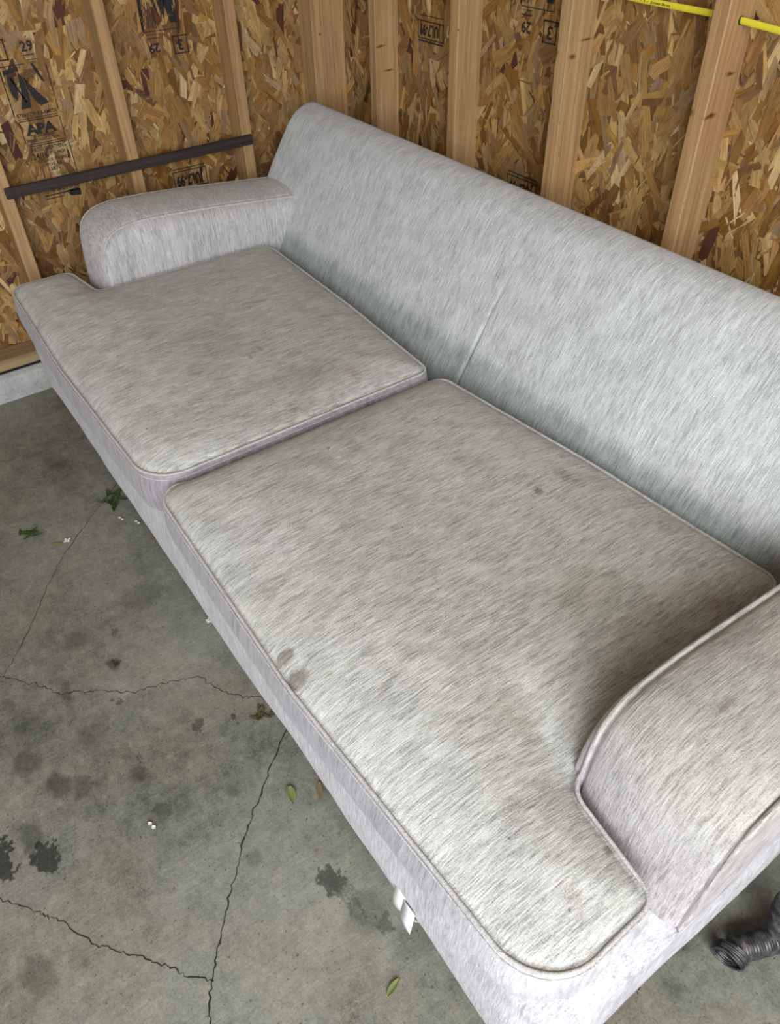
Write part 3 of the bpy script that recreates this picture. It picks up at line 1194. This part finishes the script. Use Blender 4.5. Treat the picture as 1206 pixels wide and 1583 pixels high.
# ---------------------------------------------------------------- debris on the floor
GREEN = plain('leaf_green', (.045, .085, .020), .6)
GREEN2 = plain('leaf_pale_green', (.20, .24, .09), .6)
OLIVE = plain('leaf_olive', (.10, .085, .035), .7)
TAN = plain('leaf_tan', (.22, .17, .09), .7)
BROWN = plain('leaf_brown', (.07, .045, .025), .7)
PETAL = plain('petal_white', (.85, .85, .74), .5)


def add_leaf(bm, c, ang, L, w, lobes=0, curl=.25, z0=.0015, fold=.0):
    n = 12
    ca, sa = math.cos(ang), math.sin(ang)
    rows = []
    for i in range(n + 1):
        t = i / n
        hw = w * (math.sin(PI * min(1, t * .96 + .04)) ** .8) * .5
        if lobes:
            hw *= .45 + .55 * abs(math.sin(PI * lobes * t))
        z = z0 + curl * L * (t - .5) ** 2
        row = []
        for s_ in (-1, -.5, 0, .5, 1):
            a, b = (t - .5) * L, s_ * hw
            row.append(bm.verts.new((c[0] + a * ca - b * sa, c[1] + a * sa + b * ca, z + abs(s_) * hw * (.35 + fold))))
        rows.append(row)
    for a, b in zip(rows[:-1], rows[1:]):
        for k in range(4):
            bm.faces.new((a[k], a[k + 1], b[k + 1], b[k]))


def leaf(name, label, cat, c, ang, L, w, mat, lobes=0, curl=.25, extra=(), fold=0.0, group=None):
    bm = bmesh.new()
    add_leaf(bm, c, ang, L, w, lobes, curl, fold=fold)
    for (dx, dy, a2, L2, w2) in extra:
        add_leaf(bm, (c[0] + dx, c[1] + dy), a2, L2, w2, 0, curl, z0=.002, fold=fold)
    o = obj(name, bm, mat, smooth=True)
    o.modifiers.new('thick', 'SOLIDIFY').thickness = .0005
    return tag(settle(o, (c[0], c[1], .0)), label, cat, group)


# directions on the floor: image right ~ (+.55,+.8), image up ~ (-.85,+.5)
sp = thing('plant_sprig', 'dark green sprig of narrow leaves lying against the sofa front', 'plant sprig', (.82, -1.335, 0))
obj('stem', tube([(.80, -1.31, .004), (.82, -1.335, .006), (.845, -1.345, .005), (.875, -1.36, .003)], .0022, n=6), GREEN, sp)
for (dx, dy, a, L, w) in ((0, 0, 2.2, .062, .016), (.01, -.02, 3.6, .05, .010), (.03, -.01, -.5, .062, .016), (-.02, .012, 1.6, .05, .012), (.0, -.03, 4.2, .05, .008),
                          (.02, .02, .9, .04, .009), (-.03, -.01, 2.9, .04, .009), (.015, -.005, -.9, .05, .014)):
    bm = bmesh.new()
    add_leaf(bm, (.822 + dx, -1.337 + dy), a, L, w, 0, .5, z0=.004)
    o = obj('leaf', bm, GREEN, sp, smooth=True)
leaf('green_leaf', 'small dark green lobed leaf lying alone at the left edge of the floor', 'leaf', (.821, -1.585), 1.0, .055, .016, GREEN, 0, .3,
     [(.012, -.006, -1.1, .038, .007), (-.004, .012, 2.1, .034, .008), (-.018, -.02, 2.9, .03, .008), (.02, .014, 1.3, .034, .006)])
leaf('leaf_fragment', 'pale green leaf scrap beside a white petal near the lone green leaf', 'leaf', (.912, -1.535), 1.1, .03, .010, GREEN2, 0, .3)
leaf('dried_leaf', 'olive brown curled dry leaf beside the end of the long crack', 'leaf', (1.720, -1.335), 2.4, .040, .022, OLIVE, 2, .5,
     [(.012, .008, .6, .034, .007), (.004, -.014, 3.9, .034, .008), (-.01, .006, 3.2, .03, .008), (.016, .022, 1.0, .016, .012)])
leaf('folded_leaf', 'folded green and white leaf between the crack and the sofa front', 'leaf', (1.926, -1.374), -.3, .042, .020, GREEN2, 0, .3, fold=.4)
leaf('curled_leaf', 'curled pale green leaf lying near the white label at the sofa bottom', 'leaf', (2.328, -1.405), 1.9, .036, .013, GREEN2, 0, .4, fold=.5)
leaf('tan_leaf', 'tan dry leaf tucked under the middle of the sofa front', 'leaf', (1.952, -1.322), -.5, .042, .014, TAN, 0, .2)
leaf('yellow_leaf', 'small yellow brown leaf by the sofa front below the cushion gap', 'leaf', (1.040, -1.302), -.4, .036, .016, TAN, 0, .2)
leaf('brown_leaf', 'small brown curled leaf behind the near corner of the sofa', 'leaf', (2.561, -1.065), -.5, .026, .012, BROWN, 0, .5, fold=.5)
leaf('corner_leaf', 'small brown leaf scrap just below the near sofa corner', 'leaf', (2.60, -1.155), 1.0, .022, .010, BROWN, 0, .5, fold=.4)
leaf('dark_leaf_scrap', 'dark leaf scrap on the shaded floor beside the near sofa arm', 'leaf', (2.560, -.70), -.3, .022, .006, BLACK, 0, .3, [(.004, .004, 1.2, .016, .004)])
for lab, c, n in (('white five-petalled blossom at the edge of the sofa front', (1.410, -1.311), 5),
                  ('white petal lying between the lone green leaf and the thin crack', (.915, -1.508), 4),
                  ('pair of white petals just below the green sprig', (.919, -1.354), 2),
                  ('single white petal between the green sprig and the yellow brown leaf', (.962, -1.322), 2),
                  ('white speck of petal on the open floor left of the long crack', (1.82, -1.63), 2)):
    bm = bmesh.new()
    for k in range(n):
        a = 2 * PI * k / n + .3
        add_leaf(bm, (c[0] + math.cos(a) * .006, c[1] + math.sin(a) * .006), a, .010, .008, 0, .6, z0=.003)
    o = obj('white_petal', bm, PETAL, smooth=True)
    o.modifiers.new('thick', 'SOLIDIFY').thickness = .0004
    tag(settle(o, (c[0], c[1], 0)), lab, 'petal')
